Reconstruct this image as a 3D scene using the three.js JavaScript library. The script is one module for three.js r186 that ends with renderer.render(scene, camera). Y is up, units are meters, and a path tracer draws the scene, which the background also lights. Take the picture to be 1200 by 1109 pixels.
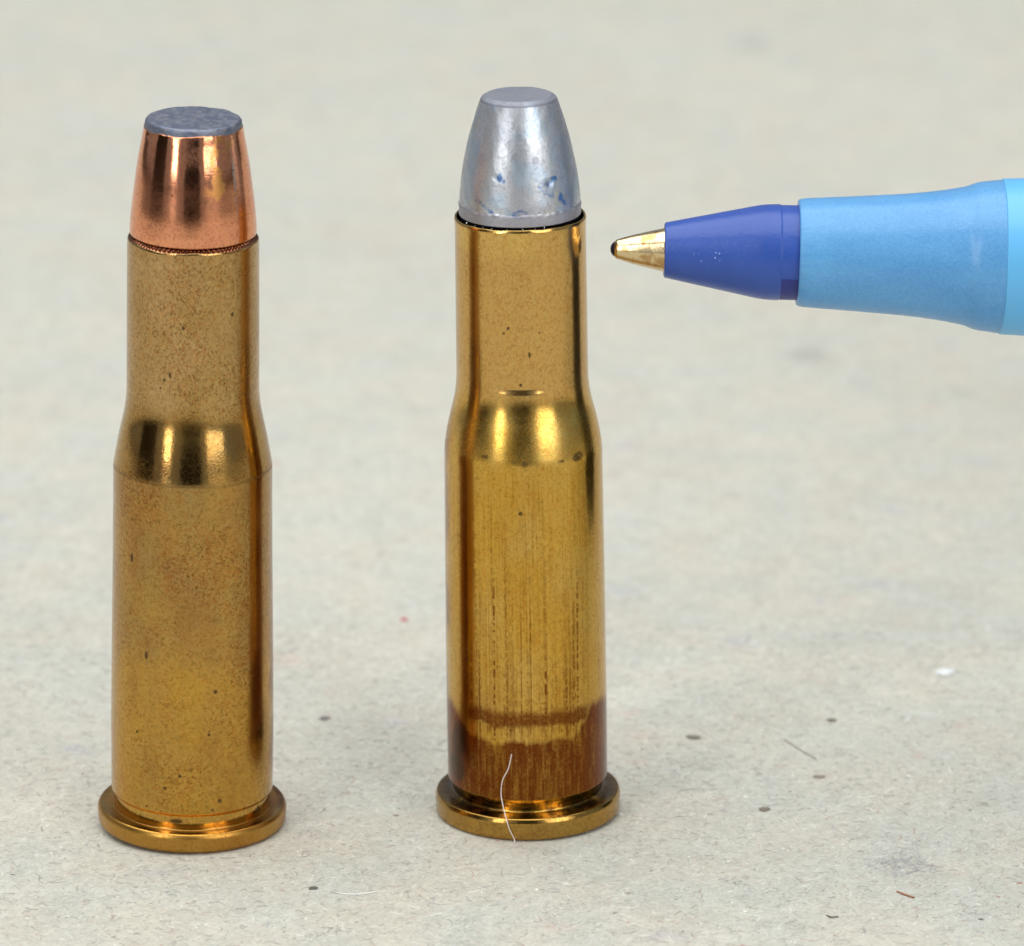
import * as THREE from 'three';
import { RectAreaLightUniformsLib } from 'three/addons/lights/RectAreaLightUniformsLib.js';

// ------------------------------------------------------------------ camera, light, exposure
const S = 0.001;                                   // the shapes below are in millimetres
const scene = new THREE.Scene();
scene.background = new THREE.Color().setRGB(0.26, 0.28, 0.31);     // a pale plain room around the table
const camera = new THREE.PerspectiveCamera(9.95, 1024 / 946, 0.02, 6);
camera.position.set(0, 110.36 * S, 284.96 * S);
camera.rotation.set(-17.5 * Math.PI / 180, 0, 0);
camera.focus = 0.2965;
camera.userData.fStop = 62;
const renderer = new THREE.WebGLRenderer({ antialias: true });
renderer.setSize(1024, 946);
renderer.toneMapping = THREE.LinearToneMapping;
renderer.toneMappingExposure = 1.0;
renderer.shadowMap.enabled = true;
RectAreaLightUniformsLib.init();

const LIGHTS = [
  // label, centre (m), aimed at (m), width, height, strength, colour
  { label: 'large square softbox hanging above the cardboard', at: [-0.10, 0.78, -0.05], to: [0, 0, -0.02], w: 0.95, h: 0.95, power: 1.84, color: [0.985, 1.0, 0.985] },
  { label: 'narrow upright softbox standing left of the camera', at: [-0.43, 0.34, 0.58], to: [0, 0.04, 0], w: 0.15, h: 0.62, power: 3.7, color: [1, 0.99, 0.96] },
  { label: 'wide upright softbox standing right of the camera', at: [0.44, 0.34, 0.56], to: [0, 0.04, 0], w: 0.40, h: 0.62, power: 1.9, color: [1, 0.98, 0.94] },
];

// ------------------------------------------------------------------ helpers
function rng(seed) { let a = seed >>> 0; return () => { a = (a + 0x6d2b79f5) | 0; let t = Math.imul(a ^ (a >>> 15), 1 | a); t = (t + Math.imul(t ^ (t >>> 7), 61 | t)) ^ t; return ((t ^ (t >>> 14)) >>> 0) / 4294967296; }; }
const clamp = (x, a = 0, b = 1) => Math.min(b, Math.max(a, x));
const smooth = (a, b, x) => { const t = clamp((x - a) / (b - a)); return t * t * (3 - 2 * t); };
const mix = (a, b, t) => a + (b - a) * t;
const mix3 = (a, b, t) => [mix(a[0], b[0], t), mix(a[1], b[1], t), mix(a[2], b[2], t)];
const hash = (x, y, s) => { let h = Math.imul(x, 374761393) ^ Math.imul(y, 668265263) ^ Math.imul(s, 1442695041); h = Math.imul(h ^ (h >>> 13), 1274126177); h ^= h >>> 16; return (h >>> 0) / 4294967296; };
function noise(x, y, s) {                          // value noise, 0 to 1
  const ix = Math.floor(x), iy = Math.floor(y), fx = x - ix, fy = y - iy, u = fx * fx * (3 - 2 * fx), v = fy * fy * (3 - 2 * fy);
  return mix(mix(hash(ix, iy, s), hash(ix + 1, iy, s), u), mix(hash(ix, iy + 1, s), hash(ix + 1, iy + 1, s), u), v);
}
function fbm(x, y, s, n = 4) { let a = 0.5, t = 0, w = 0; for (let i = 0; i < n; i++) { t += a * noise(x, y, s + i); w += a; a *= 0.5; x = x * 2.03 + 11.7; y = y * 2.03 + 5.3; } return t / w; }
const enc = (c) => { c = clamp(c); return 255 * (c <= 0.0031308 ? c * 12.92 : 1.055 * Math.pow(c, 1 / 2.4) - 0.055); };
function texture(w, h, f) {                        // f(u, v) -> { c: [r, g, b] linear, r: roughness, b: height 0..1 }
  const cd = new Uint8Array(w * h * 4), rd = new Uint8Array(w * h * 4), bd = new Uint8Array(w * h * 4);
  for (let y = 0; y < h; y++) for (let x = 0; x < w; x++) {
    const o = (y * w + x) * 4, q = f((x + 0.5) / w, (y + 0.5) / h);
    for (let k = 0; k < 3; k++) { cd[o + k] = enc(q.c[k]); rd[o + k] = 255 * clamp(q.r); bd[o + k] = 255 * clamp(q.b); }
    cd[o + 3] = rd[o + 3] = bd[o + 3] = 255;
  }
  const make = (d, srgb) => { const t = new THREE.DataTexture(d, w, h); t.magFilter = t.minFilter = THREE.LinearFilter; t.wrapS = THREE.RepeatWrapping; if (srgb) t.colorSpace = THREE.SRGBColorSpace; t.needsUpdate = true; return t; };
  return { map: make(cd, true), roughnessMap: make(rd), bumpMap: make(bd) };
}
// A profile [[r, h, fillet], ...] with rounded corners, cut into short steps.
function outline(points, step) {
  const out = [];
  const P = points.map(([r, h, f = 0]) => ({ r, h, f }));
  const push = (r, h) => { const l = out[out.length - 1]; if (!l || Math.hypot(l[0] - r, l[1] - h) > 1e-5) out.push([r, h]); };
  const run = (a, b) => { const n = Math.max(1, Math.ceil(Math.hypot(b[0] - a[0], b[1] - a[1]) / step)); for (let i = 0; i <= n; i++) push(mix(a[0], b[0], i / n), mix(a[1], b[1], i / n)); };
  let last = [P[0].r, P[0].h];
  for (let i = 1; i < P.length; i++) {
    const p = P[i];
    if (i === P.length - 1 || !p.f) { run(last, [p.r, p.h]); last = [p.r, p.h]; continue; }
    const a = P[i - 1], b = P[i + 1];
    const la = Math.hypot(a.r - p.r, a.h - p.h), lb = Math.hypot(b.r - p.r, b.h - p.h), f = Math.min(p.f, la * 0.49, lb * 0.49);
    const s = [p.r + (a.r - p.r) / la * f, p.h + (a.h - p.h) / la * f], e = [p.r + (b.r - p.r) / lb * f, p.h + (b.h - p.h) / lb * f];
    run(last, s);
    const n = f > 0.5 ? 12 : 6;
    for (let k = 1; k <= n; k++) { const t = k / n, q = (1 - t) * (1 - t), m = 2 * t * (1 - t), z = t * t; push(q * s[0] + m * p.r + z * e[0], q * s[1] + m * p.h + z * e[1]); }
    last = e;
  }
  return out;
}
// A turned body: rows of the outline swept round y. bend(r, h, a) may move a point in or out. cuts = heights of parts by row index.
function turned(rows, around, bend = (r, h) => [r, h], range = [0, 1e9], vspan = null) {
  const i0 = Math.max(0, range[0]), i1 = Math.min(rows.length - 1, range[1]), n = i1 - i0 + 1;
  const pos = new Float32Array(n * (around + 1) * 3), nor = new Float32Array(n * (around + 1) * 3), uv = new Float32Array(n * (around + 1) * 2), idx = [];
  const at = (i, j) => { const [r0, h0] = rows[clamp(i, 0, rows.length - 1)], a = (j / around) * 2 * Math.PI - Math.PI, [r, h] = bend(r0, h0, a); return [Math.sin(a) * r, h, Math.cos(a) * r]; };
  const [v0, v1] = vspan ?? [rows[0][1], rows[rows.length - 1][1]];
  for (let k = 0; k < n; k++) for (let j = 0; j <= around; j++) {
    const i = i0 + k, p = at(i, j), o = (k * (around + 1) + j);
    const a = at(i - 1, j), b = at(i + 1, j), c = at(i, j - 1), d = at(i, j + 1);
    const T = [b[0] - a[0], b[1] - a[1], b[2] - a[2]];
    let U = [d[0] - c[0], d[1] - c[1], d[2] - c[2]];
    if (Math.hypot(...U) < 1e-7) { const g = (j / around) * 2 * Math.PI - Math.PI; U = [Math.cos(g), 0, -Math.sin(g)]; }
    const N = [U[1] * T[2] - U[2] * T[1], U[2] * T[0] - U[0] * T[2], U[0] * T[1] - U[1] * T[0]];
    const l = Math.hypot(...N) || 1;
    for (let m = 0; m < 3; m++) { pos[o * 3 + m] = p[m] * S; nor[o * 3 + m] = N[m] / l; }
    uv[o * 2] = j / around; uv[o * 2 + 1] = (rows[i][1] - v0) / (v1 - v0);
    if (k < n - 1 && j < around) { const q = o, w = o + around + 1; idx.push(q, q + 1, w + 1, q, w + 1, w); }
  }
  const g = new THREE.BufferGeometry();
  g.setAttribute('position', new THREE.BufferAttribute(pos, 3));
  g.setAttribute('normal', new THREE.BufferAttribute(nor, 3));
  g.setAttribute('uv', new THREE.BufferAttribute(uv, 2));
  g.setIndex(idx);
  return g;
}
const rowAt = (rows, h, from = 0) => { let best = from; for (let i = from; i < rows.length; i++) if (Math.abs(rows[i][1] - h) < Math.abs(rows[best][1] - h)) best = i; return best; };
function thing(name, label, category, x, y, z) { const o = new THREE.Group(); o.name = name; o.position.set(x * S, y * S, z * S); o.userData = { label, category }; scene.add(o); return o; }
function part(name, g, m, parent) { const o = new THREE.Mesh(g, m); o.name = name; o.castShadow = o.receiveShadow = true; parent.add(o); return o; }
const metal = (t, bump, extra = {}) => new THREE.MeshPhysicalMaterial({ color: 0xffffff, metalness: 1, roughness: 1, ...t, bumpScale: bump, ...extra });
const spots = (list, x, y) => { let k = 0; for (const [sx, sy, rx, ry = rx] of list) { const d = Math.hypot((x - sx) / rx, (y - sy) / ry); if (d < 1.3) k = Math.max(k, 1 - smooth(0.75, 1.25, d)); } return k; };

// ------------------------------------------------------------------ softboxes
for (const [i, L] of LIGHTS.entries()) {
  const g = new THREE.Group(); g.name = i ? 'softbox_00' + i : 'softbox'; g.position.set(...L.at); g.lookAt(...L.to);
  g.userData = { label: L.label, category: 'lamp' }; scene.add(g);
  const dark = new THREE.MeshStandardMaterial({ color: 0x0b0b0b, roughness: 0.8 });
  const d = 0.18, b = 0.12;                        // pyramid housing behind the diffuser
  const shape = new THREE.BufferGeometry(), w = L.w / 2 + 0.006, h = L.h / 2 + 0.006;
  const v = [[-w, -h, 0.0], [w, -h, 0.0], [w, h, 0.0], [-w, h, 0.0], [-b / 2, -b / 2, -d], [b / 2, -b / 2, -d], [b / 2, b / 2, -d], [-b / 2, b / 2, -d]];
  shape.setAttribute('position', new THREE.Float32BufferAttribute(v.flat(), 3));
  shape.setIndex([0, 4, 1, 1, 4, 5, 1, 5, 2, 2, 5, 6, 2, 6, 3, 3, 6, 7, 3, 7, 0, 0, 7, 4, 4, 7, 5, 5, 7, 6]);
  shape.computeVertexNormals();
  part('housing', shape, dark, g);
  const glow = new THREE.MeshStandardMaterial({ color: 0xffffff, roughness: 0.9, emissive: new THREE.Color().setRGB(...L.color), emissiveIntensity: L.power * 0.6 });
  const diff = part('diffuser', new THREE.PlaneGeometry(L.w, L.h), glow, g); diff.position.z = -0.004; diff.castShadow = false;
  const a = new THREE.RectAreaLight(new THREE.Color().setRGB(...L.color), L.power, L.w, L.h);
  a.name = 'softbox_light'; a.rotation.y = Math.PI; a.position.z = 0.002; g.add(a);   // an area light shines along its own -z
}

// ------------------------------------------------------------------ table, camera and unseen dark things added to darken bands in the metal
{
  const top = new THREE.Mesh(new THREE.BoxGeometry(1.7, 0.03, 1.5), new THREE.MeshStandardMaterial({ color: new THREE.Color().setRGB(0.030, 0.024, 0.020), roughness: 0.7 }));
  top.name = 'table_top'; top.position.set(0, -0.0172, 0.1); top.receiveShadow = top.castShadow = true; top.userData = { label: 'dark brown table top under the cardboard sheet', category: 'table', kind: 'structure' }; scene.add(top);
  const card = new THREE.Mesh(new THREE.BoxGeometry(0.26, 0.30, 0.006), new THREE.MeshStandardMaterial({ color: 0x060607, roughness: 0.9 }));
  card.name = 'added_black_card'; card.position.set(-0.375, 0.149, 0.15); card.rotation.y = 68 * Math.PI / 180 + Math.PI; card.castShadow = card.receiveShadow = true; card.userData = { label: 'added upright black card, unseen, darkening the reflections on the left of the cartridges', category: 'card' }; scene.add(card);  // unseen card added so the metal mirrors a dark band at left
  const can = new THREE.Group(); can.name = 'added_canister'; can.position.set(0.072, 0, -0.029); can.userData = { label: 'added black canister with a lid, unseen, for the dark band mirrored in the right case', category: 'canister' }; scene.add(can);  // unseen dark cylinder added for the band mirrored in the right neck
  const plastic = new THREE.MeshStandardMaterial({ color: 0x070707, roughness: 0.6 });
  part('canister', new THREE.LatheGeometry([[0, 0], [0.0148, 0], [0.0155, 0.0007], [0.0155, 0.044], [0, 0.044]].map(([a, b]) => new THREE.Vector2(a, b)), 48), plastic, can);
  part('lid', new THREE.LatheGeometry([[0, 0.0442], [0.0166, 0.0442], [0.0166, 0.050], [0.0158, 0.0508], [0, 0.0508]].map(([a, b]) => new THREE.Vector2(a, b)), 48), plastic, can);
  const body = new THREE.MeshStandardMaterial({ color: 0x0a0a0b, roughness: 0.55 });
  const cam = new THREE.Group(); cam.name = 'photo_camera'; cam.userData = { label: 'black camera facing the two cartridges from the front', category: 'camera' };
  cam.position.copy(camera.position); cam.rotation.copy(camera.rotation); scene.add(cam);
  const lens = part('lens_barrel', new THREE.CylinderGeometry(0.036, 0.036, 0.025, 48).rotateX(Math.PI / 2), body, cam); lens.position.z = 0.018;
  const bx = part('camera_body', new THREE.BoxGeometry(0.15, 0.10, 0.05), body, cam); bx.position.z = 0.056;
  const bag = new THREE.Mesh(new THREE.CapsuleGeometry(0.034, 0.13, 8, 24).rotateZ(Math.PI / 2), new THREE.MeshStandardMaterial({ color: 0x080808, roughness: 0.95 }));
  bag.name = 'added_bean_bag'; bag.position.set(-0.012, 0.0325, 0.345); bag.scale.set(1, 0.9, 1); bag.castShadow = bag.receiveShadow = true; bag.userData = { label: 'added black bean bag under the camera, unseen, for the dark middle band in the metal', category: 'bean bag' }; scene.add(bag);  // unseen bag added to carry the mirrored dark gap below the camera
  const hump = part('viewfinder_hump', new THREE.CylinderGeometry(0.02, 0.038, 0.03, 4).rotateY(Math.PI / 4), body, cam); hump.position.set(0, 0.064, 0.056);
}

// ------------------------------------------------------------------ grey cardboard
{
  const N = 2048, MM = 100, q = N / MM, R = rng(7);
  const cv = document.createElement('canvas'); cv.width = cv.height = N; const cx = cv.getContext('2d');
  const bv = document.createElement('canvas'); bv.width = bv.height = N; const bx = bv.getContext('2d');
  const img = cx.createImageData(N, N);
  for (let y = 0; y < N; y++) for (let x = 0; x < N; x++) {
    const per = (f, s) => { const k = N / f; const a = noise(x / f, y / f, s), tx = smooth(0.8, 1, x / N), ty = smooth(0.8, 1, y / N); // blends into its own start so that the sheet repeats without a seam
      const b = noise(x / f - k, y / f, s), c = noise(x / f, y / f - k, s), d = noise(x / f - k, y / f - k, s); return mix(mix(a, b, tx), mix(c, d, tx), ty); };
    const big = per(190, 1), mid = per(44, 4), fin = per(9, 8), gr = per(2.6, 12), warm = per(70, 21);
    const blot = per(26, 31);
    const l = 1 + (big - 0.5) * 0.035 + (mid - 0.5) * 0.05 + (blot - 0.5) * 0.09 + (fin - 0.5) * 0.11 + (gr - 0.5) * 0.20 - smooth(0.74, 0.9, blot) * 0.06;
    const wv = (warm - 0.5) * 0.07, o = (y * N + x) * 4;
    img.data[o] = enc(0.505 * l * (1 + wv)); img.data[o + 1] = enc(0.495 * l); img.data[o + 2] = enc(0.432 * l * (1 - wv * 0.6)); img.data[o + 3] = 255;
  }
  cx.putImageData(img, 0, 0);
  bx.fillStyle = 'rgb(118,118,118)'; bx.fillRect(0, 0, N, N);
  const tones = ['#f4f6f2', '#f4f6f2', '#e9ece6', '#e2e6e2', '#8f8f88', '#7d7a76', '#a89f98', '#b08a84', '#9c7468', '#c2a9a2', '#8d8fa0', '#5d564f'];
  for (let i = 0; i < 90000; i++) {
    const x = R() * N, y = R() * N, L = (0.15 + R() * R() * 1.1) * q, a = R() * 6.283, bend = (R() - 0.5) * 2.2, x2 = x + Math.cos(a) * L, y2 = y + Math.sin(a) * L;
    const mx = (x + x2) / 2 - Math.sin(a) * L * bend * 0.4, my = (y + y2) / 2 + Math.cos(a) * L * bend * 0.4, t = tones[Math.floor(R() * tones.length)], w = 0.7 + R() * 1.1, al = 0.12 + R() * R() * 0.55, g = R();
    for (const ox of x < 60 ? [0, N] : x > N - 60 ? [0, -N] : [0]) for (const oy of y < 60 ? [0, N] : y > N - 60 ? [0, -N] : [0]) {
      cx.globalAlpha = al; cx.strokeStyle = t; cx.lineWidth = w; cx.beginPath(); cx.moveTo(x + ox, y + oy); cx.quadraticCurveTo(mx + ox, my + oy, x2 + ox, y2 + oy); cx.stroke();
      bx.globalAlpha = 0.35; bx.strokeStyle = g > 0.4 ? '#ffffff' : '#000000'; bx.lineWidth = w * 1.5; bx.beginPath(); bx.moveTo(x + ox, y + oy); bx.quadraticCurveTo(mx + ox, my + oy, x2 + ox, y2 + oy); bx.stroke();
    }
  }
  for (let i = 0; i < 1500; i++) {                   // flecks pressed into the board
    const x = R() * N, y = R() * N, s = (0.04 + R() * R() * 0.16) * q; cx.globalAlpha = 0.25 + R() * 0.5; cx.fillStyle = ['#4a443e', '#6d5a52', '#f8faf8', '#7b7c88', '#a2655c'][Math.floor(R() * 5)];
    cx.beginPath(); cx.ellipse(x, y, s, s * (0.3 + R() * 0.6), R() * 3, 0, 7); cx.fill();
  }
  for (let i = 0; i < 60; i++) {                    // faint grey and pink smudges of ground-up print
    const x = 100 + R() * (N - 200), y = 100 + R() * (N - 200), t = ['#7f86a0', '#a4827a', '#8b8680'][i % 3];
    for (let k = 0; k < 60; k++) { cx.globalAlpha = 0.018; cx.fillStyle = t; const d = R() * 1.6 * q, a = R() * 7; cx.beginPath(); cx.arc(x + Math.cos(a) * d, y + Math.sin(a) * d, 2 + R() * 8, 0, 7); cx.fill(); }
  }
  for (let k = 0; k < 420; k++) {                  // a grey smudge at lower right
    const a = R() * 6.283, d = Math.sqrt(-2 * Math.log(1 - R() * 0.98)), x = (21.3 + 51 + Math.cos(a) * d * 0.95) / MM * N + 0.03 * N, y = (1 - 0.905) * N + Math.sin(a) * d * 1.1 * q;
    cx.globalAlpha = 0.06 + R() * 0.18; cx.strokeStyle = ['#6c6f80', '#7a7a82', '#5f5a58'][k % 3]; cx.lineWidth = 1 + R() * 2; const t = R() * 6.283, L = (0.1 + R() * 0.4) * q; cx.beginPath(); cx.moveTo(x, y); cx.quadraticCurveTo(x + L * Math.cos(t) * 0.5 + 3, y + L * Math.sin(t) * 0.5 - 3, x + L * Math.cos(t), y + L * Math.sin(t)); cx.stroke();
  }
  const tx = (c, srgb) => { const t = new THREE.CanvasTexture(c); t.wrapS = t.wrapT = THREE.RepeatWrapping; t.magFilter = THREE.LinearFilter; if (srgb) t.colorSpace = THREE.SRGBColorSpace; return t; };
  const m = new THREE.MeshStandardMaterial({ map: tx(cv, true), bumpMap: tx(bv), bumpScale: 0.08 * S, roughness: 0.95 });
  const X0 = -330, X1 = 330, W = X1 - X0, D = 700, z0 = -330, g = new THREE.BoxGeometry(W * S, 2 * S, D * S);
  const p = g.attributes.position, u = g.attributes.uv;
  for (let i = 0; i < p.count; i++) u.setXY(i, (p.getX(i) / S + (X0 + X1) / 2 + 50 + p.getY(i) / S) / MM + 0.03, (-p.getZ(i) / S - z0 - D / 2 - 3) / MM);
  const o = new THREE.Mesh(g, m); o.name = 'cardboard'; o.position.set((X0 + X1) / 2 * S, -1 * S, (z0 + D / 2) * S); o.receiveShadow = o.castShadow = true;
  o.userData = { label: 'flat sheet of pale grey fibrous cardboard under everything', category: 'cardboard', kind: 'structure' };
  scene.add(o);

  // the nap of the board: short curled fibres standing a little off it
  const pts = []; for (let i = 0; i <= 6; i++) { const t = i / 6; pts.push(new THREE.Vector3((t - 0.5) * S, Math.sin(t * Math.PI) * 0.05 * S, (Math.sin(t * 3.4) - 0.6) * 0.22 * S)); }
  const fg = new THREE.TubeGeometry(new THREE.CatmullRomCurve3(pts), 10, 0.009 * S, 4);
  const count = 9000, im = new THREE.InstancedMesh(fg, new THREE.MeshStandardMaterial({ color: 0xffffff, roughness: 0.8 }), count);
  const d = new THREE.Object3D(), col = new THREE.Color(), cs = [[.62, .64, .6], [.66, .68, .64], [.55, .56, .53], [.5, .51, .48], [.36, .35, .33], [.42, .31, .28], [.26, .24, .22], [.5, .42, .38], [.36, .37, .42]];
  for (let i = 0; i < count; i++) {
    d.position.set((R() * 2 - 1) * 36 * S, 0.012 * S, mix(-34, 24, R()) * S); d.rotation.set((R() - 0.5) * 0.5, R() * 6.283, 0); const k = 0.18 + R() * R() * 0.8; d.scale.set(k, 0.6 + R(), k * (R() < 0.5 ? 1 : -1) * (0.4 + R()));
    d.updateMatrix(); im.setMatrixAt(i, d.matrix); im.setColorAt(i, col.setRGB(...cs[Math.floor(R() * cs.length)]));
  }
  im.name = 'paper_fibres'; im.castShadow = im.receiveShadow = true; im.userData = { label: 'fine curled paper fibres raised all over the grey cardboard', category: 'fibres', kind: 'stuff' };
  scene.add(im);
}

// ------------------------------------------------------------------ brass
const BRASS = [0.80, 0.56, 0.16], GOLD = [0.60, 0.345, 0.055], OLIVE = [0.40, 0.255, 0.085], RED = [0.37, 0.145, 0.03], FILM = [0.60, 0.395, 0.185], PIT = [0.05, 0.035, 0.02], TAR_AND_SHADE = [0.19, 0.052, 0.010];
const TOP = 34.8;                                  // height in mm that the case textures span
function speckle(x, h, s) { return clamp(0.5 + (noise(x * 7, h * 7, s) - 0.5) * 0.35 + (noise(x * 13, h * 13, s + 3) - 0.5) * 0.6 + (noise(x * 24, h * 24, s + 5) - 0.5) * 0.6); }
const pitsLeft = [[-3.0, 6.6, .09], [1.15, 6.8, .08], [-.42, 4.4, .1], [-1.25, 3.6, .09], [1.75, 2.85, .12], [-2.35, 2.35, .07], [1.35, 2.35, .07], [3.3, 2.05, .09], [-.65, 1.65, .36, .13], [4.6, 1.6, .24, .2], [-3.5, 16.6, .1, .25], [-2.4, 11.2, .1, .22], [1.5, 9.3, .1, .12],
  [-.4, 29.9, .11], [3.0, 30.5, .12], [-1.3, 27.2, .09, .16], [-1.7, 26.9, .1], [-2.0, 26.4, .07]];
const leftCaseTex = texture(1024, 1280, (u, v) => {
  const th = (u - 0.5) * 2 * Math.PI, x = th * 4.4, h = v * TOP;
  const g = speckle(x, h, 31), m = fbm(x * 0.45, h * 0.42, 41, 4), m2 = fbm(x * 0.9 + 9, h * 0.35, 47, 3), fine = noise(x * 14, h * 14, 53);
  const neck = smooth(24.3, 25.6, h), sh = smooth(21.2, 21.6, h) * (1 - smooth(23.6, 25.4, h + (m - 0.5) * 2)), low = smooth(14.5, 8, h + (m2 - 0.5) * 5);
  let c = mix3(OLIVE, mix3(GOLD, RED, 0.14), clamp(0.12 + low * 0.5 + (m - 0.45) * 0.7));
  c = mix3(c, RED, clamp((m2 - 0.5) * 0.9 + (1 - low) * 0.25) * 0.7);
  c = mix3(c, mix3(FILM, OLIVE, m), neck * 0.75);
    const blotch = smooth(0.56, 0.72, fbm(x * 0.7 + 20, h * 0.45 + 4, 67, 4)); c = mix3(c, [c[0] * 0.66, c[1] * 0.56, c[2] * 0.5], blotch * 0.12);
  const amount = mix(1, 0.6, sh);
  const rough = 0.75 + 0.6 * smooth(0.3, 0.7, fbm(x * 0.35 + 3, h * 0.3, 64, 3));          // tarnished more here, less there
  const hue = noise(x * 8, h * 8, 57) * 0.6 + noise(x * 15, h * 15, 59) * 0.4;
  c = mix3(c, [c[0] * 0.92, c[1] * 0.62, c[2] * 0.45], smooth(0.45, 0.8, hue) * 0.5 * amount * rough);
  c = mix3(c, [c[0] * 0.50, c[1] * 0.42, c[2] * 0.40], smooth(0.5, 0.95, g) * 0.7 * amount * rough);
  c = mix3(c, [c[0] * 1.18, c[1] * 1.24, c[2] * 1.35], smooth(0.5, 0.1, g) * 0.6 * amount * rough);
  // shade painted down the facing side, to darken its reflection in the other cartridge
  const flankShade = smooth(5.5, 6.9, x + (m - 0.5) * 2.4) * (1 - smooth(9.2, 10.4, x + (m2 - 0.5) * 2)) * (1 - smooth(20.5, 22.5, h + (m - 0.5) * 3) * 0.6);
  c = mix3(c, TAR_AND_SHADE, flankShade * clamp(0.85 + (g - 0.5) * 0.6));
  const pin = smooth(0.86, 0.93, noise(x * 4.3, h * 4.3, 61)) * 0.22;
  const line = Math.exp(-Math.pow((h - 21.12 + (m - 0.5) * 0.15) / 0.09, 2)) * 0.5;
  const pit = Math.max(spots(pitsLeft, x, h), pin * 0.85, line * (0.5 + fine * 0.6));
  c = mix3(c, PIT, pit * 0.8);
  if (h < 2.05 && h > 1.2) c = mix3(c, BRASS, 0.15 * (1 - pit));
  if (h < 1.17) c = mix3(c, mix3(mix3(GOLD, OLIVE, 0.4), RED, m), 0.6);
  return { c, r: clamp(mix(0.19, 0.21, neck) + (g - 0.5) * 0.12 - sh * 0.03 + pit * 0.3 + (m - 0.5) * 0.1 - (h < 2.05 && h > 1.2 ? 0.06 : h < 1.18 ? -0.16 : 0)), b: 0.5 + (g - 0.5) * 0.25 + (fine - 0.5) * 0.12 - pit * 0.25 };
});
const rightPitsAndReflection = [[-.2, 18.9, .12], [-.9, 29.2, .1], [-1.2, 28.9, .09], [.5, 27.7, .09, .16], [1.2, 28.9, .07], [-.1, 26.0, .1], [3.35, 21.75, .4, .26], [-2.2, 22.0, .3, .13], [.1, 21.75, .22, .18], [2.2, 21.7, .2, .08]];  // pits, plus a dark reflection at the right shoulder painted as a spot
const SR = rng(91), STREAKS = [];
for (let i = 0; i < 130; i++) { const b = SR(); STREAKS.push([-3.3 + 6.6 * SR() + (SR() - 0.5), b < 0.75 ? 5.5 + SR() : 2.2 + SR() * 5, b < 0.75 ? 8.5 + SR() * SR() * 11 : 10 + SR() * 11, 0.03 + SR() * SR() * 0.11, b < 0.6 ? 0.4 + SR() * 0.6 : 0.15 + SR() * 0.35, SR() * 0.04]); }
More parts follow.
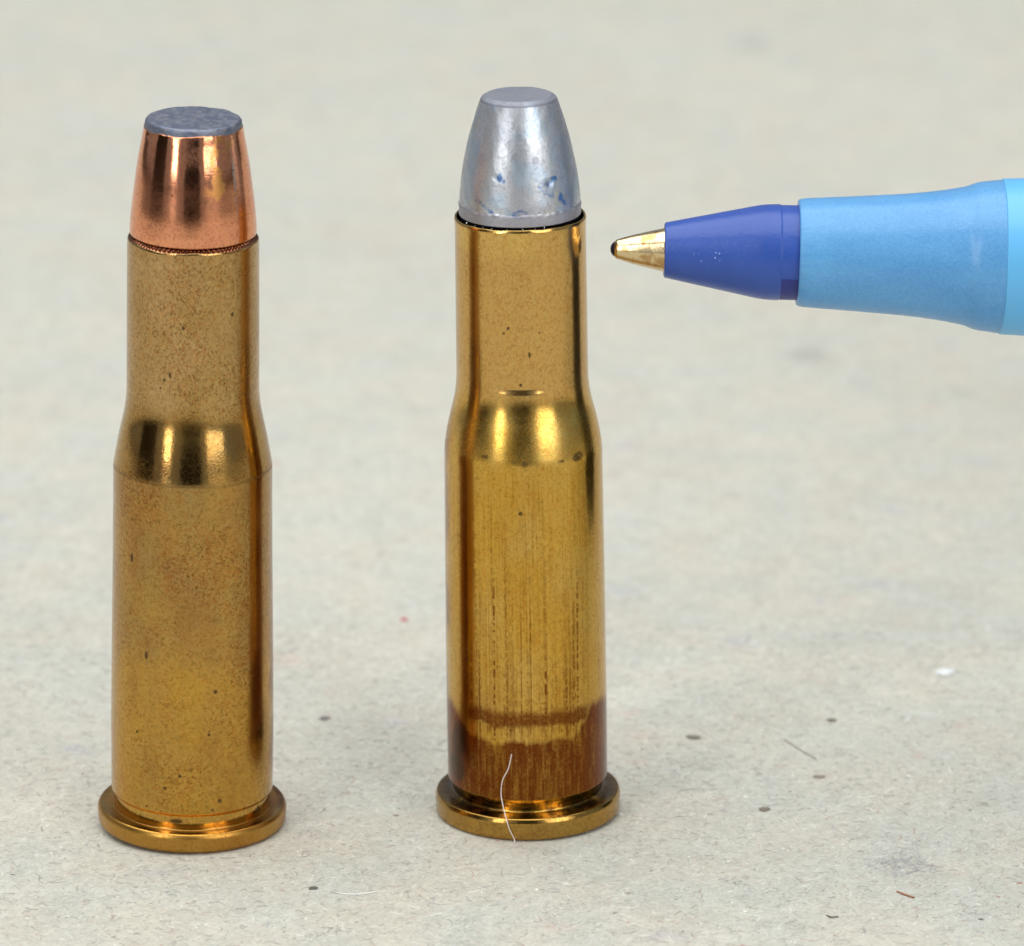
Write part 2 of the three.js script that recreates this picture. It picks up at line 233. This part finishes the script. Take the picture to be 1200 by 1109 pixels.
const rightCaseTex = texture(1024, 1280, (u, v) => {
  const th = (u - 0.5) * 2 * Math.PI, x = th * 4.4, h = v * TOP;
  const g = speckle(x, h, 131), m = fbm(x * 0.5, h * 0.4, 141, 4), m2 = fbm(x * 0.8 + 3, h * 0.3, 147, 3), fine = noise(x * 14, h * 14, 153);
  const neck = smooth(24.3, 25.6, h), sh = smooth(21.4, 22, h) * (1 - smooth(23.8, 25.2, h + (m - 0.5) * 2)), mouth = smooth(32.6, 33.6, h + (m - 0.5) * 1.6);
  let c = mix3(GOLD, mix3(OLIVE, BRASS, 0.6), clamp(0.15 + (m - 0.4) * 1.5) * 0.75);
  c = mix3(c, RED, clamp((m2 - 0.5) * 1.4) * 0.4);
  c = mix3(c, mix3(FILM, GOLD, 0.45), neck * 0.8);
  c = mix3(c, BRASS, Math.max(sh * clamp(0.1 + (m - 0.5) * 0.9), mouth * clamp(0.15 + (m2 - 0.5) * 1.2)));
  const hue = noise(x * 8, h * 8, 157) * 0.6 + noise(x * 15, h * 9, 159) * 0.4;
  c = mix3(c, [c[0] * 0.92, c[1] * 0.66, c[2] * 0.45], smooth(0.45, 0.8, hue) * 0.4);
  c = mix3(c, [c[0] * 0.55, c[1] * 0.45, c[2] * 0.40], smooth(0.55, 0.95, g) * 0.55 * (1 - sh * 0.3));
  c = mix3(c, [c[0] * 1.15, c[1] * 1.22, c[2] * 1.35], smooth(0.5, 0.1, g) * 0.5);
  // streaks left by a die: fine broken lines running up the case
  let streak = 0;
  if (h < 20.5 && h > 2.2 && Math.abs(x) < 6.5) for (const [qx, lo, hi, w, k, sway] of STREAKS) {
    const d = Math.abs(x - qx - sway * Math.sin(h * 0.35 + qx * 9)); if (d > w * 1.2) continue;
    streak = Math.max(streak, k * smooth(w, w * 0.25, d) * smooth(hi, hi - 3.5, h) * smooth(lo - 0.3, lo + 0.3, h) * smooth(0.22, 0.62, noise(qx * 50, h * (3 + k * 5), 79) + (fine - 0.5) * 0.3));
  }
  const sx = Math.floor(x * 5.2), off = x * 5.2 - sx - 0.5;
  const brassStreak = smooth(0.25, 0.05, Math.abs(off - 0.3)) * (hash(sx, 9, 71) > 0.75 ? 0.35 : 0) * (h < 20 ? 1 : 0);  // paler brass lines running up the case
  c = mix3(c, BRASS, brassStreak * noise(x * 8, h * 3, 73));
  c = mix3(c, TAR_AND_SHADE, streak * 0.95);
  const drawn = (noise(x * 12, h * 0.35, 185) - 0.5) * 0.6 + (noise(x * 22, h * 0.6, 187) - 0.5) * 0.5; if (h < 21.5) c = mix3(c, [c[0] * 0.72, c[1] * 0.62, c[2] * 0.5], clamp(drawn * 1.6));
  // dark tarnish round the foot, and a broken ring of it above
  const wob = (fbm(x * 1.1, h * 0.5, 161, 3) - 0.5) * 1.0 + (noise(x * 6, 2, 163) - 0.5) * 0.22, side = smooth(2.9, 4.6, Math.abs(x + 0.4));
  const foot = 1 - smooth(5.3 + side * 1.3, 5.75 + side * 1.8, h + wob * 0.7);
  const ring = smooth(6.3, 6.6, h + wob * 0.55) * (1 - smooth(7.0, 7.5, h + wob * 0.5)) * smooth(4.1, 3.4, Math.abs(x - 0.1)) * smooth(0.28, 0.5, fbm(x * 0.7 + 4, h * 0.8, 165, 3) + 0.08);
  const t = clamp(Math.max(foot * (0.90 + (g - 0.5) * 0.25 + (m - 0.5) * 0.6 + (noise(x * 7, h * 0.7, 181) - 0.45) * 0.4 + (noise(x * 15, h * 1.3, 183) - 0.5) * 0.3 + side * 0.2 + streak * 0.25), ring * (0.85 + (g - 0.5) * 0.35)));
  c = mix3(c, mix3([TAR_AND_SHADE[0] * 0.85, TAR_AND_SHADE[1] * 0.8, TAR_AND_SHADE[2] * 0.8], RED, clamp((fine - 0.45) * 0.55)), h > 2.2 ? t : t * 0.6);
  c = mix3(c, PIT, spots([[-4.3, 5.0, .9, 1.1], [-4.6, 3.4, 1.0, 0.8]], x + (m - 0.5) * 1.5, h + (g - 0.5) * 0.4) * 0.7);
  const flankShade = smooth(-5.4, -6.8, x + (m - 0.5) * 2.4) * (1 - smooth(-9.2, -10.4, x + (m2 - 0.5) * 2)) * (1 - smooth(20.5, 22.5, h + (m - 0.5) * 3) * 0.6);  // shade painted on the facing side, darkening what the left case mirrors
  c = mix3(c, TAR_AND_SHADE, flankShade * clamp(0.85 + (g - 0.5) * 0.6));
  const pin = smooth(0.86, 0.93, noise(x * 4.3, h * 4.3, 171)) * 0.2;
  const pit = Math.max(spots(rightPitsAndReflection, x, h) * (0.5 + 0.5 * smooth(0.3, 0.6, fine + g * 0.4)), pin * 0.8);
  c = mix3(c, PIT, pit * 0.8);
  if (h < 2.15 && h > 1.3) c = mix3(c, mix3(mix3(GOLD, OLIVE, 0.3), PIT, clamp(smooth(0.44, 0.56, fbm(x * 1.5 + 3, h * 2.2, 175, 4) + (1.65 - h) * 0.25 + Math.abs(x) * 0.05 - 0.08) * (0.6 + g * 0.5))), 0.8);
  if (h <= 1.3) c = mix3(c, mix3(mix3(GOLD, OLIVE, 0.6), PIT, g > 0.62 ? 0.3 : 0), 0.75);
  return { c, r: clamp(0.16 + (g - 0.5) * 0.10 + sh * 0.09 + t * 0.02 + pit * 0.3 + neck * 0.02 + (m - 0.5) * 0.1), b: 0.5 + (g - 0.5) * 0.22 + (fine - 0.5) * 0.1 - pit * 0.2 - streak * 0.12 };
});

function buildCase(group, profile, tex, heights, bend) {
  const rows = outline(profile, 0.14), m = metal(tex, 0.006 * S);
  const ci = [rowAt(rows, heights.rim), rowAt(rows, heights.groove), rowAt(rows, heights.body), rowAt(rows, heights.shoulder)];
  const names = ['case_rim', 'extractor_groove', 'case_body', 'case_shoulder', 'case_neck'], from = [0, ...ci], to = [...ci, rows.length - 1];
  names.forEach((n, k) => part(n, turned(rows, 256, bend, [from[k], to[k]], [0, TOP]), m, group));
}

// ------------------------------------------------------------------ left cartridge: copper jacketed
const left = thing('copper_tipped_cartridge', 'brass cartridge with copper jacketed bullet and grey lead tip', 'cartridge', -17.95, 0.12, 0);
left.rotation.set(1.0 * Math.PI / 180, 0, -1.17 * Math.PI / 180);
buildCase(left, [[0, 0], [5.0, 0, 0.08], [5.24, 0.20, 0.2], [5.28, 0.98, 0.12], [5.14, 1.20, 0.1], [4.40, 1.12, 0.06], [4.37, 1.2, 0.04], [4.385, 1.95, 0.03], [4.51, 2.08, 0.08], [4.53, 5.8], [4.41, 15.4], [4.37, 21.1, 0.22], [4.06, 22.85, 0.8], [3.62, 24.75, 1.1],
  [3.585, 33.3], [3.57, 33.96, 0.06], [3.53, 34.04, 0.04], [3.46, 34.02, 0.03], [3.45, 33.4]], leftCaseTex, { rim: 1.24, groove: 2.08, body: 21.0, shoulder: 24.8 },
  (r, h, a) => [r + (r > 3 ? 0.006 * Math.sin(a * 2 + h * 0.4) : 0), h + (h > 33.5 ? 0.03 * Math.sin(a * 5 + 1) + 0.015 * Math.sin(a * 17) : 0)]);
{
  const COP = [0.85, 0.365, 0.19];
  const longer = ([r, h]) => [r, h > 34.6 ? 34.6 + (h - 34.6) * 1.08 : h];
  const jt = texture(768, 384, (u, v) => {
    const th = (u - 0.5) * 2 * Math.PI, x = th * 3.2, h = 33 + v * 7.6, g = speckle(x, h, 231), m = fbm(x * 0.8, h * 0.8, 241, 4), up = smooth(36, 39, h);
    let c = mix3(COP, [0.66, 0.25, 0.15], clamp((m - 0.42) * 1.6) * 0.7);
    const stain = smooth(0.55, 0.7, fbm(x * 1.3 + 5, h * 1.1, 251, 3)) * smooth(0.4, 1.4, x) * (1 - smooth(2.6, 3.4, x));
    c = mix3(c, [0.62, 0.33, 0.06], stain * 0.6);
    c = mix3(c, [c[0] * 0.6, c[1] * 0.45, c[2] * 0.5], smooth(0.55, 0.75, g) * 0.55);
    const ring = Math.exp(-Math.pow((h - 38.35 + (m - 0.5) * 0.3) / 0.035, 2)) * noise(x * 3, 1, 261) * (Math.abs(x) > 0.9 ? 0.7 : 0.2);
    c = mix3(c, [0.35, 0.14, 0.08], ring);
    const cannelureTint = Math.exp(-Math.pow((h - 34.13) / 0.15, 4)); c = mix3(c, mix3([0.03, 0.012, 0.01], [0.40, 0.13, 0.05], smooth(0.55, 0.95, 0.5 + 0.5 * Math.sin(th * 84 + 1.4 * Math.sin(th * 9)))), cannelureTint * 0.9);  // dark red-brown in the cannelure, alternating with its knurls
    return { c, r: 0.11 + (g - 0.5) * 0.1 + stain * 0.12 + (1 - up) * 0.05 + (m - 0.5) * 0.1, b: 0.5 + (g - 0.5) * 0.2 - ring * 0.3 };
  });
  const rows = outline([[3.41, 33], [3.43, 33.7, 0.05], [3.44, 34.35, 0.1], [3.435, 34.7, 0.4], [3.36, 35.6, 0.7], [3.235, 36.5, 0.8], [3.042, 37.93, 1], [2.74, 39.44, 0.3], [2.67, 39.80, 0.03], [2.63, 39.84, 0.02], [2.5, 39.7]], 0.06).map(longer);
  const bend = (r, h, a) => {
    const t = Math.exp(-Math.pow((h - 34.13) / 0.13, 4)), k = 0.5 + 0.5 * Math.sin(a * 84 + 1.4 * Math.sin(a * 9));
    return [r - t * (0.10 + 0.12 * k), h + (h > 39.3 ? ((fbm(a * 2.2 + 20, 3, 297, 4) - 0.5) * 0.3) * smooth(39.7, 40.1, h) : 0)];
  };
  const jacket = part('bullet_jacket', turned(rows, 512, bend, [0, 1e9], [33, 40.6]), metal(jt, 0.004 * S), left);
  const tt = texture(512, 256, (u, v) => {
    const a = (u - 0.5) * 6.283, rr = (1 - v) * 2.6, x = Math.sin(a) * rr, y = Math.cos(a) * rr, g = fbm(x * 7, y * 7, 271, 4), f = noise(x * 16, y * 16, 279), edge = smooth(0.0, 0.14, v);
    let c = mix3([0.15, 0.175, 0.24], [0.27, 0.265, 0.30], clamp((g - 0.35) * 2));
    c = mix3([0.42, 0.58, 0.76], c, edge);
    c = mix3(c, [0.10, 0.14, 0.28], smooth(0.58, 0.75, fbm(x * 5 + 7, y * 5, 283, 4)) * (1 - edge * 0.6) * 0.8);
    c = mix3(c, [0.02, 0.02, 0.03], spots([[-0.15, -2.2, 0.14, 0.18]], x, y));
    return { c, r: 0.5 + (g - 0.5) * 0.25, b: 0.5 + (g - 0.5) * 0.4 + (f - 0.5) * 0.25 };
  });
  const lr = outline([[2.5, 39.5], [2.645, 39.78, 0.03], [2.60, 40.08, 0.06], [2.50, 40.19, 0.08], [0, 40.22]], 0.07).map(longer), n = lr.length;
  const lb = (r, h, a) => [r * (1 + (fbm(a * 3 + 30, h * 2, 299, 3) - 0.5) * 0.012), h + (fbm(Math.sin(a) * r * 1.3 + 9, Math.cos(a) * r * 1.3 + 9, 291, 3) - 0.5) * 0.10 * smooth(40.3, 40.55, h)];
  const geo = turned(lr, 256, lb);
  const uv = geo.attributes.uv; for (let i = 0; i < uv.count; i++) uv.setY(i, Math.floor(i / 257) / (n - 1));
  part('lead_tip', geo, metal(tt, 0.03 * S, { metalness: 0.75 }), jacket).userData.label = 'flat rough bluish grey lead tip';
}

// ------------------------------------------------------------------ right cartridge: cast lead
const RZ = -2.01;
const right = thing('lead_bullet_cartridge', 'brass cartridge with plain grey lead bullet and dark tarnished foot', 'cartridge', 0.91, 0.03, RZ);
right.rotation.z = 0.77 * Math.PI / 180;
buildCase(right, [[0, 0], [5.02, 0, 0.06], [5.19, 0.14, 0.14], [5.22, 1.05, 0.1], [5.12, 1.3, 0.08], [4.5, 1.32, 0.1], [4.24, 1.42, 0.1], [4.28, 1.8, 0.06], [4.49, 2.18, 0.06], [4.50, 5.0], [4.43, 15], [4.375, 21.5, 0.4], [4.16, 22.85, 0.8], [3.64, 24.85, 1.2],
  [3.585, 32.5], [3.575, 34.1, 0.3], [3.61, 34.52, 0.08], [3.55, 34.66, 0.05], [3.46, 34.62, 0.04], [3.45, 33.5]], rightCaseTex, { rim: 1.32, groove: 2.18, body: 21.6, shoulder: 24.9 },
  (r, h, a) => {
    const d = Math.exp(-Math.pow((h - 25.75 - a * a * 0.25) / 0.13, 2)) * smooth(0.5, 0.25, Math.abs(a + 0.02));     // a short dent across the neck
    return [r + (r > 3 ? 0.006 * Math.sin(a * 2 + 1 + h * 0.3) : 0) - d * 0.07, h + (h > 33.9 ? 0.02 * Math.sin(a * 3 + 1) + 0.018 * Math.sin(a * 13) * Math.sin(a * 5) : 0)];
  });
{
  const LEAD = [0.56, 0.59, 0.635];
  const lt = texture(768, 512, (u, v) => {
    const th = (u - 0.5) * 2 * Math.PI, x = th * 3.1, h = 33.4 + v * 8.2, g = speckle(x, h, 331), m = fbm(x * 0.8, h * 0.7, 341, 4), b = fbm(x * 1.6, h * 1.6, 347, 4);
    let c = mix3(LEAD, [0.36, 0.34, 0.39], clamp((m - 0.4) * 2) * 0.7);
    c = mix3(c, [0.58, 0.55, 0.46], smooth(0.5, 0.7, fbm(x * 0.7 + 2, h * 0.5, 351, 3)) * 0.45);
    c = mix3(c, [c[0] * 0.6, c[1] * 0.6, c[2] * 0.64], smooth(0.5, 0.95, g) * 0.7);
    c = mix3(c, [0.36, 0.48, 0.62], smooth(0.48, 0.68, fbm(x * 0.9 + 8, h * 0.8, 357, 3)) * 0.5);
    const wet = spots([[1.62, 37.0, .55, .28], [1.75, 36.6, .3, .4], [-2.0, 35.75, .35, .2], [-1.55, 35.55, .3, .13], [-.1, 35.6, .45, .2], [.4, 35.75, .4, .14], [2.5, 35.9, .35, .3], [-1.15, 37.4, .28, .2]], x + (b - 0.5) * 1.6, h + (m - 0.5) * 0.9);
    c = mix3(c, mix3([0.06, 0.24, 0.50], [0.16, 0.17, 0.42], m), wet * (0.15 + 0.8 * smooth(0.38, 0.68, fbm(x * 3.1 + 5, h * 3.1, 379, 4))) );
    const dark = spots([[0.92, 38.35, .24, .22]], x + (g - 0.5) * 0.12, h);
    c = mix3(c, [0.27, 0.27, 0.33], Math.max(dark * 0.6, smooth(0.55, 0.8, b) * 0.2));
    if (h < 35.42) c = mix3(c, [0.36, 0.35, 0.40], 0.75);
    if (h < 34.77) c = [0.012, 0.012, 0.02];
    if (h > 41.1) c = mix3(c, [0.25, 0.26, 0.31], 0.85);
    return { c, r: 0.41 + (g - 0.5) * 0.12 + (m - 0.5) * 0.2 + (h < 35.42 ? 0.12 : 0) + (h > 41.1 ? 0.2 : 0), b: 0.5 + (g - 0.5) * 0.2 + (b - 0.5) * 0.2 - dark * 0.2 - wet * 0.1 };
  });
  const rows = outline([[3.2, 33.4], [3.25, 34.66, 0.04], [3.35, 34.75, 0.05], [3.355, 35.36, 0.06], [3.31, 35.44, 0.05], [3.293, 35.88], [3.178, 36.89, 0.8], [3.004, 37.89, 0.8], [2.797, 38.9, 0.8], [2.509, 39.87, 0.8], [2.2, 40.86, 0.6], [2.05, 41.22, 0.06], [1.78, 41.38, 0.05], [0, 41.34]], 0.07);
  const bend = (r, h, a) => {
    const nick = Math.exp(-Math.pow((a - 0.54) / 0.07, 2) - Math.pow((h - 37.05) / 0.16, 2)) * 0.1 + Math.exp(-Math.pow((a + 0.42) / 0.06, 2) - Math.pow((h - 37.35) / 0.1, 2)) * 0.05;
    const lip = Math.exp(-Math.pow((h - 35.38) / 0.08, 2)) * (0.02 * Math.sin(a * 19) * Math.sin(a * 7 + 1) + 0.012 * Math.sin(a * 43));
    return [r + lip - nick + (fbm(Math.sin(a) * 3 + 5, Math.cos(a) * 3 + h * 0.8, 361, 3) - 0.5) * 0.06 * smooth(0, 1, r), h + (r < 2 ? (fbm(Math.sin(a) * r * 1.2 + 9, Math.cos(a) * r * 1.2 + 9, 367, 3) - 0.5) * 0.05 : 0) + Math.exp(-Math.pow((h - 35.4) / 0.1, 2)) * 0.02 * Math.sin(a * 11)];
  };
  const m = metal(lt, 0.02 * S, { metalness: 0.85 }), span = [33.4, 41.6], i1 = rowAt(rows, 35.41), i2 = rowAt(rows, 41.2);
  const bullet = part('lead_bullet', turned(rows, 384, bend, [i1, i2], span), m, right);
  part('driving_band', turned(rows, 384, bend, [0, i1], span), m, bullet);
  part('flat_nose', turned(rows, 384, bend, [i2, 1e9], span), m, bullet);
  // slivers of lead shaved off at the case mouth
  const R = rng(55), sh = new THREE.MeshStandardMaterial({ color: new THREE.Color().setRGB(0.72, 0.74, 0.76), metalness: 0.9, roughness: 0.35 });
  for (let i = 0; i < 8; i++) {
    const a = -1.1 + 2.2 * (i + R()) / 11, g = new THREE.TetrahedronGeometry((0.03 + R() * 0.045) * S, 1), o = part('lead_shaving', g, sh, bullet);
    o.position.set(Math.sin(a) * 3.42 * S, (34.64 + R() * 0.06) * S, Math.cos(a) * 3.42 * S); o.rotation.set(R() * 6, a, R() * 6); o.scale.set(1 + R() * 1.6, 0.35, 0.6);
  }
}

// ------------------------------------------------------------------ ballpoint pen
const pen = thing('ballpoint_pen', 'light blue ballpoint pen pointing left, with metal tip and dark blue nose', 'pen', 5.40, 32.72, RZ);
pen.rotation.z = -Math.PI / 2 - 1.15 * Math.PI / 180;           // its length runs along its own y, away from the writing point
{
  const glossy = (rgb, rough, extra = {}) => new THREE.MeshPhysicalMaterial({ color: new THREE.Color().setRGB(...rgb), roughness: rough, ...extra });
  const tipRows = outline([[0.42, 0.2], [0.53, 0.32, 0.06], [0.80, 1.2, 0.5], [1.20, 2.92], [1.2, 3.4]], 0.08);
  const tip = part('metal_tip', turned(tipRows, 96), metal(texture(256, 256, (u, v) => { const g = fbm(u * 40, v * 30, 401, 3), t = smooth(0.52, 0.7, fbm(u * 9, v * 6, 405, 3)); return { c: mix3([0.72, 0.56, 0.32], [0.42, 0.23, 0.08], t * 0.8), r: 0.17 + g * 0.1, b: g }; }), 0.004 * S), pen);
  const ball = part('writing_ball', new THREE.SphereGeometry(0.5 * S, 32, 24), glossy([0.012, 0.008, 0.03], 0.25), tip); ball.position.y = 0.47 * S;
  const noseTex = texture(512, 512, (u, v) => { const a = u * 6.283 * 2.2, h = v * 7.4, g = noise(a * 9, h * 9, 411), m = fbm(a, h, 415, 3); return { c: mix3([0.026, 0.072, 0.33], [0.034, 0.088, 0.38], m), r: 0.32 + (g - 0.5) * 0.1, b: 0.5 + (g - 0.5) * 0.2 + (Math.abs(h - 4.2) < 1.6 && Math.abs(u - 0.23) < 0.03 ? smooth(0.72, 0.85, noise(a * 5, h * 5, 419)) * 0.5 : 0) }; });
  const noseRows = outline([[1.18, 3.0], [1.3, 2.9, 0.03], [1.5, 2.92, 0.1], [1.62, 3.5], [2.60, 8.3, 0.5], [2.63, 9.2, 0.04], [2.585, 9.25, 0.04], [2.585, 10.6]], 0.12);
  const nose = part('nose_cone', turned(noseRows, 192), new THREE.MeshPhysicalMaterial({ ...noseTex, bumpScale: 0.03 * S, roughness: 1, specularIntensity: 0.8 }), pen);
  part('nose_notch', new THREE.CylinderGeometry(2.6 * S, 2.6 * S, 0.9 * S, 32, 1, true, 0.34, 1.25).translate(0, 9.72 * S, 0), glossy([0.012, 0.022, 0.20], 0.45, { side: THREE.DoubleSide }), nose);
  const BR = rng(77), pale = glossy([0.22, 0.30, 0.62], 0.25);  // raised pips in a paler blue, their glints put into the colour
  for (let i = 0; i < 9; i++) { const h = 4.3 + BR() * 3.2, a = -0.08 + (BR() - 0.5) * 0.3, rr = mix(1.62, 2.58, (h - 3.5) / 4.8), b = part('moulding_pip', new THREE.SphereGeometry((0.02 + BR() * 0.04) * S, 10, 8), pale, nose); b.position.set(Math.sin(a) * rr * S, h * S, Math.cos(a) * rr * S); }
  const gripTex = texture(1024, 512, (u, v) => {
    const x = (u - 0.5) * 25, h = v * 11.4, g = noise(x * 11, h * 11, 421), g2 = noise(x * 5, h * 5, 423), m = fbm(x * 0.8, h * 0.4, 427, 3);
    const dimple = spots([[-3.1, 8.9, .7, .55]], x, h), hole = spots([[-3.1, 8.7, .45, .35]], x, h);
    return { c: mix3([0.095, 0.345, 0.74], [0.165, 0.48, 0.86], clamp(0.15 + m * 0.6 + (g - 0.5) * 0.6)), r: 0.5 + (g2 - 0.5) * 0.15 - dimple * 0.2, b: 0.45 + (g - 0.5) * 0.35 + (g2 - 0.5) * 0.2 + dimple * 0.5 - hole * 0.4 };
  });
  const gripRows = outline([[2.55, 10.6], [2.6, 10.2, 0.05], [2.9, 10.18, 0.16], [2.98, 10.6], [3.12, 13], [3.31, 15.8, 0.9], [3.42, 17.0, 0.5], [3.58, 18.2, 0.5], [3.80, 19.4, 0.4], [3.99, 19.85, 0.15], [4.07, 20.2, 0.15], [4.20, 21.3]], 0.12);
  part('grip', turned(gripRows, 192), new THREE.MeshPhysicalMaterial({ ...gripTex, bumpScale: 0.03 * S, roughness: 1, transmission: 0.25, thickness: 0.006, ior: 1.25, clearcoat: 0.6, clearcoatRoughness: 0.28 }), pen);
  part('ink_tube', new THREE.CylinderGeometry(1.9 * S, 1.9 * S, 90 * S, 48).translate(0, 57 * S, 0), glossy([0.012, 0.02, 0.22], 0.3), pen);
  const barrelRows = outline([[4.0, 21.5], [4.15, 21.28, 0.03], [4.26, 21.34, 0.08], [4.32, 23, 0.5], [4.38, 30], [4.38, 128, 0.3], [3.9, 129, 0.3], [0, 129]], 0.4);
  part('barrel', turned(barrelRows, 160), glossy([0.115, 0.43, 0.78], 0.36), pen);
}

// ------------------------------------------------------------------ loose bits on the board and on the right case
function strand(name, label, category, pts, r, rgb, extra = {}) {
  const c = new THREE.CatmullRomCurve3(pts.map((p) => new THREE.Vector3(p[0] * S, p[1] * S, p[2] * S)));
  const o = new THREE.Mesh(new THREE.TubeGeometry(c, pts.length * 10, r * S, 8), new THREE.MeshStandardMaterial({ color: new THREE.Color().setRGB(...rgb), roughness: 0.6, ...extra }));
  o.name = name; o.castShadow = o.receiveShadow = true; o.userData = { label, category }; scene.add(o); return o;
}
function onCase(dx, h, r) { return [0.91 + dx, h, RZ + Math.sqrt(r * r - dx * dx) + 0.035]; }
strand('pale_fibre', 'long pale hair like fibre clinging to the dark foot of the lead bullet cartridge', 'fibre',
  [onCase(-.93, 4.95, 4.5), onCase(-1.12, 4.05, 4.5), onCase(-1.43, 3.35, 4.5), onCase(-1.52, 2.55, 4.5), [-.5, 1.95, RZ + 4.62], [-.33, 1.42, RZ + 5.14], [-.12, .75, RZ + 5.24], [.14, .14, RZ + 5.2], [.1, .05, RZ + 5.5], [-.13, .04, RZ + 6.2]], 0.027, [0.78, 0.70, 0.66]);
strand('pale_fibre_001', 'thin white curved fibre lying flat between the feet of both cartridges', 'fibre', [[-9.7, .04, 10.6], [-8.9, .05, 11.0], [-8.0, .05, 10.9], [-7.2, .04, 10.5]], 0.03, [0.85, 0.86, 0.84]);
strand('brown_splinter', 'small reddish brown splinter in the cardboard at lower right', 'splinter', [[20.9, .05, 10.6], [21.3, .07, 11.1], [21.75, .06, 11.5]], 0.055, [0.36, 0.17, 0.10]);
strand('dark_fibre', 'thin dark straight fibre on the cardboard below the dark crumbs at right', 'fibre', [[15.9, .04, -13.2], [16.8, .05, -11.3], [17.6, .04, -9.9]], 0.028, [0.28, 0.24, 0.21]);
strand('dark_fibre_001', 'short dark curled fibre on the cardboard near the bottom right corner', 'fibre', [[16.9, .04, 14.0], [17.1, .06, 14.3], [17.5, .05, 14.2]], 0.035, [0.10, 0.09, 0.09]);
function crumb(name, label, x, z, size, sx, rgb, seed, category = 'crumb') {
  const g = new THREE.IcosahedronGeometry(size * S, 3), p = g.attributes.position;
  for (let i = 0; i < p.count; i++) { const v = [p.getX(i), p.getY(i), p.getZ(i)], k = 0.3 + 1.3 * fbm(v[0] / size / S * 1.3 + 9, v[2] / size / S * 1.3 + v[1] / size / S * 1.1 + 9, seed, 4); p.setXYZ(i, v[0] * k * sx, v[1] * k * 0.45, v[2] * k); }
  g.computeVertexNormals();
  const o = new THREE.Mesh(g, new THREE.MeshStandardMaterial({ color: new THREE.Color().setRGB(...rgb), roughness: 0.9 }));
  o.name = name; o.position.set(x * S, size * 0.25 * S, z * S); o.rotation.y = (hash(seed, 1, 5) - 0.5) * 0.8; o.castShadow = o.receiveShadow = true; o.userData = { label, category }; scene.add(o);
}
crumb('dark_crumb', 'dark elongated crumb on the cardboard just right of the lead bullet cartridge', 10.63, -13.5, 0.27, 1.7, [0.25, 0.23, 0.20], 1);
crumb('dark_crumb_001', 'small dark crumb on the cardboard under the pen barrel, far right', 18.87, -16.4, 0.2, 1.3, [0.20, 0.17, 0.15], 2);
crumb('dark_crumb_002', 'brown grey crumb on the cardboard level with the lead bullet cartridge rim', 14.25, -1.75, 0.22, 1.3, [0.20, 0.17, 0.14], 3);
crumb('dark_crumb_003', 'flat brown crumb beside the lower end of the dark straight fibre', 17.6, -7.0, 0.17, 2.0, [0.26, 0.21, 0.17], 4);
crumb('dark_crumb_004', 'dark crumb in front between the feet of both cartridges', -10.75, 10.1, 0.17, 1.6, [0.13, 0.11, 0.10], 5);
crumb('dark_crumb_005', 'grey crumb on the cardboard just right of the copper tipped cartridge', -11.1, -16.7, 0.22, 1.5, [0.24, 0.22, 0.21], 6);
crumb('red_speck', 'tiny red speck on the cardboard between both cartridges', -6.74, -34.6, 0.24, 1.0, [0.55, 0.12, 0.16], 7, 'speck');
crumb('white_fleck', 'white paper fleck on the cardboard near the right edge of the photo', 26.2, -24.7, 0.36, 1.6, [0.70, 0.73, 0.74], 8, 'fleck');

renderer.render(scene, camera);
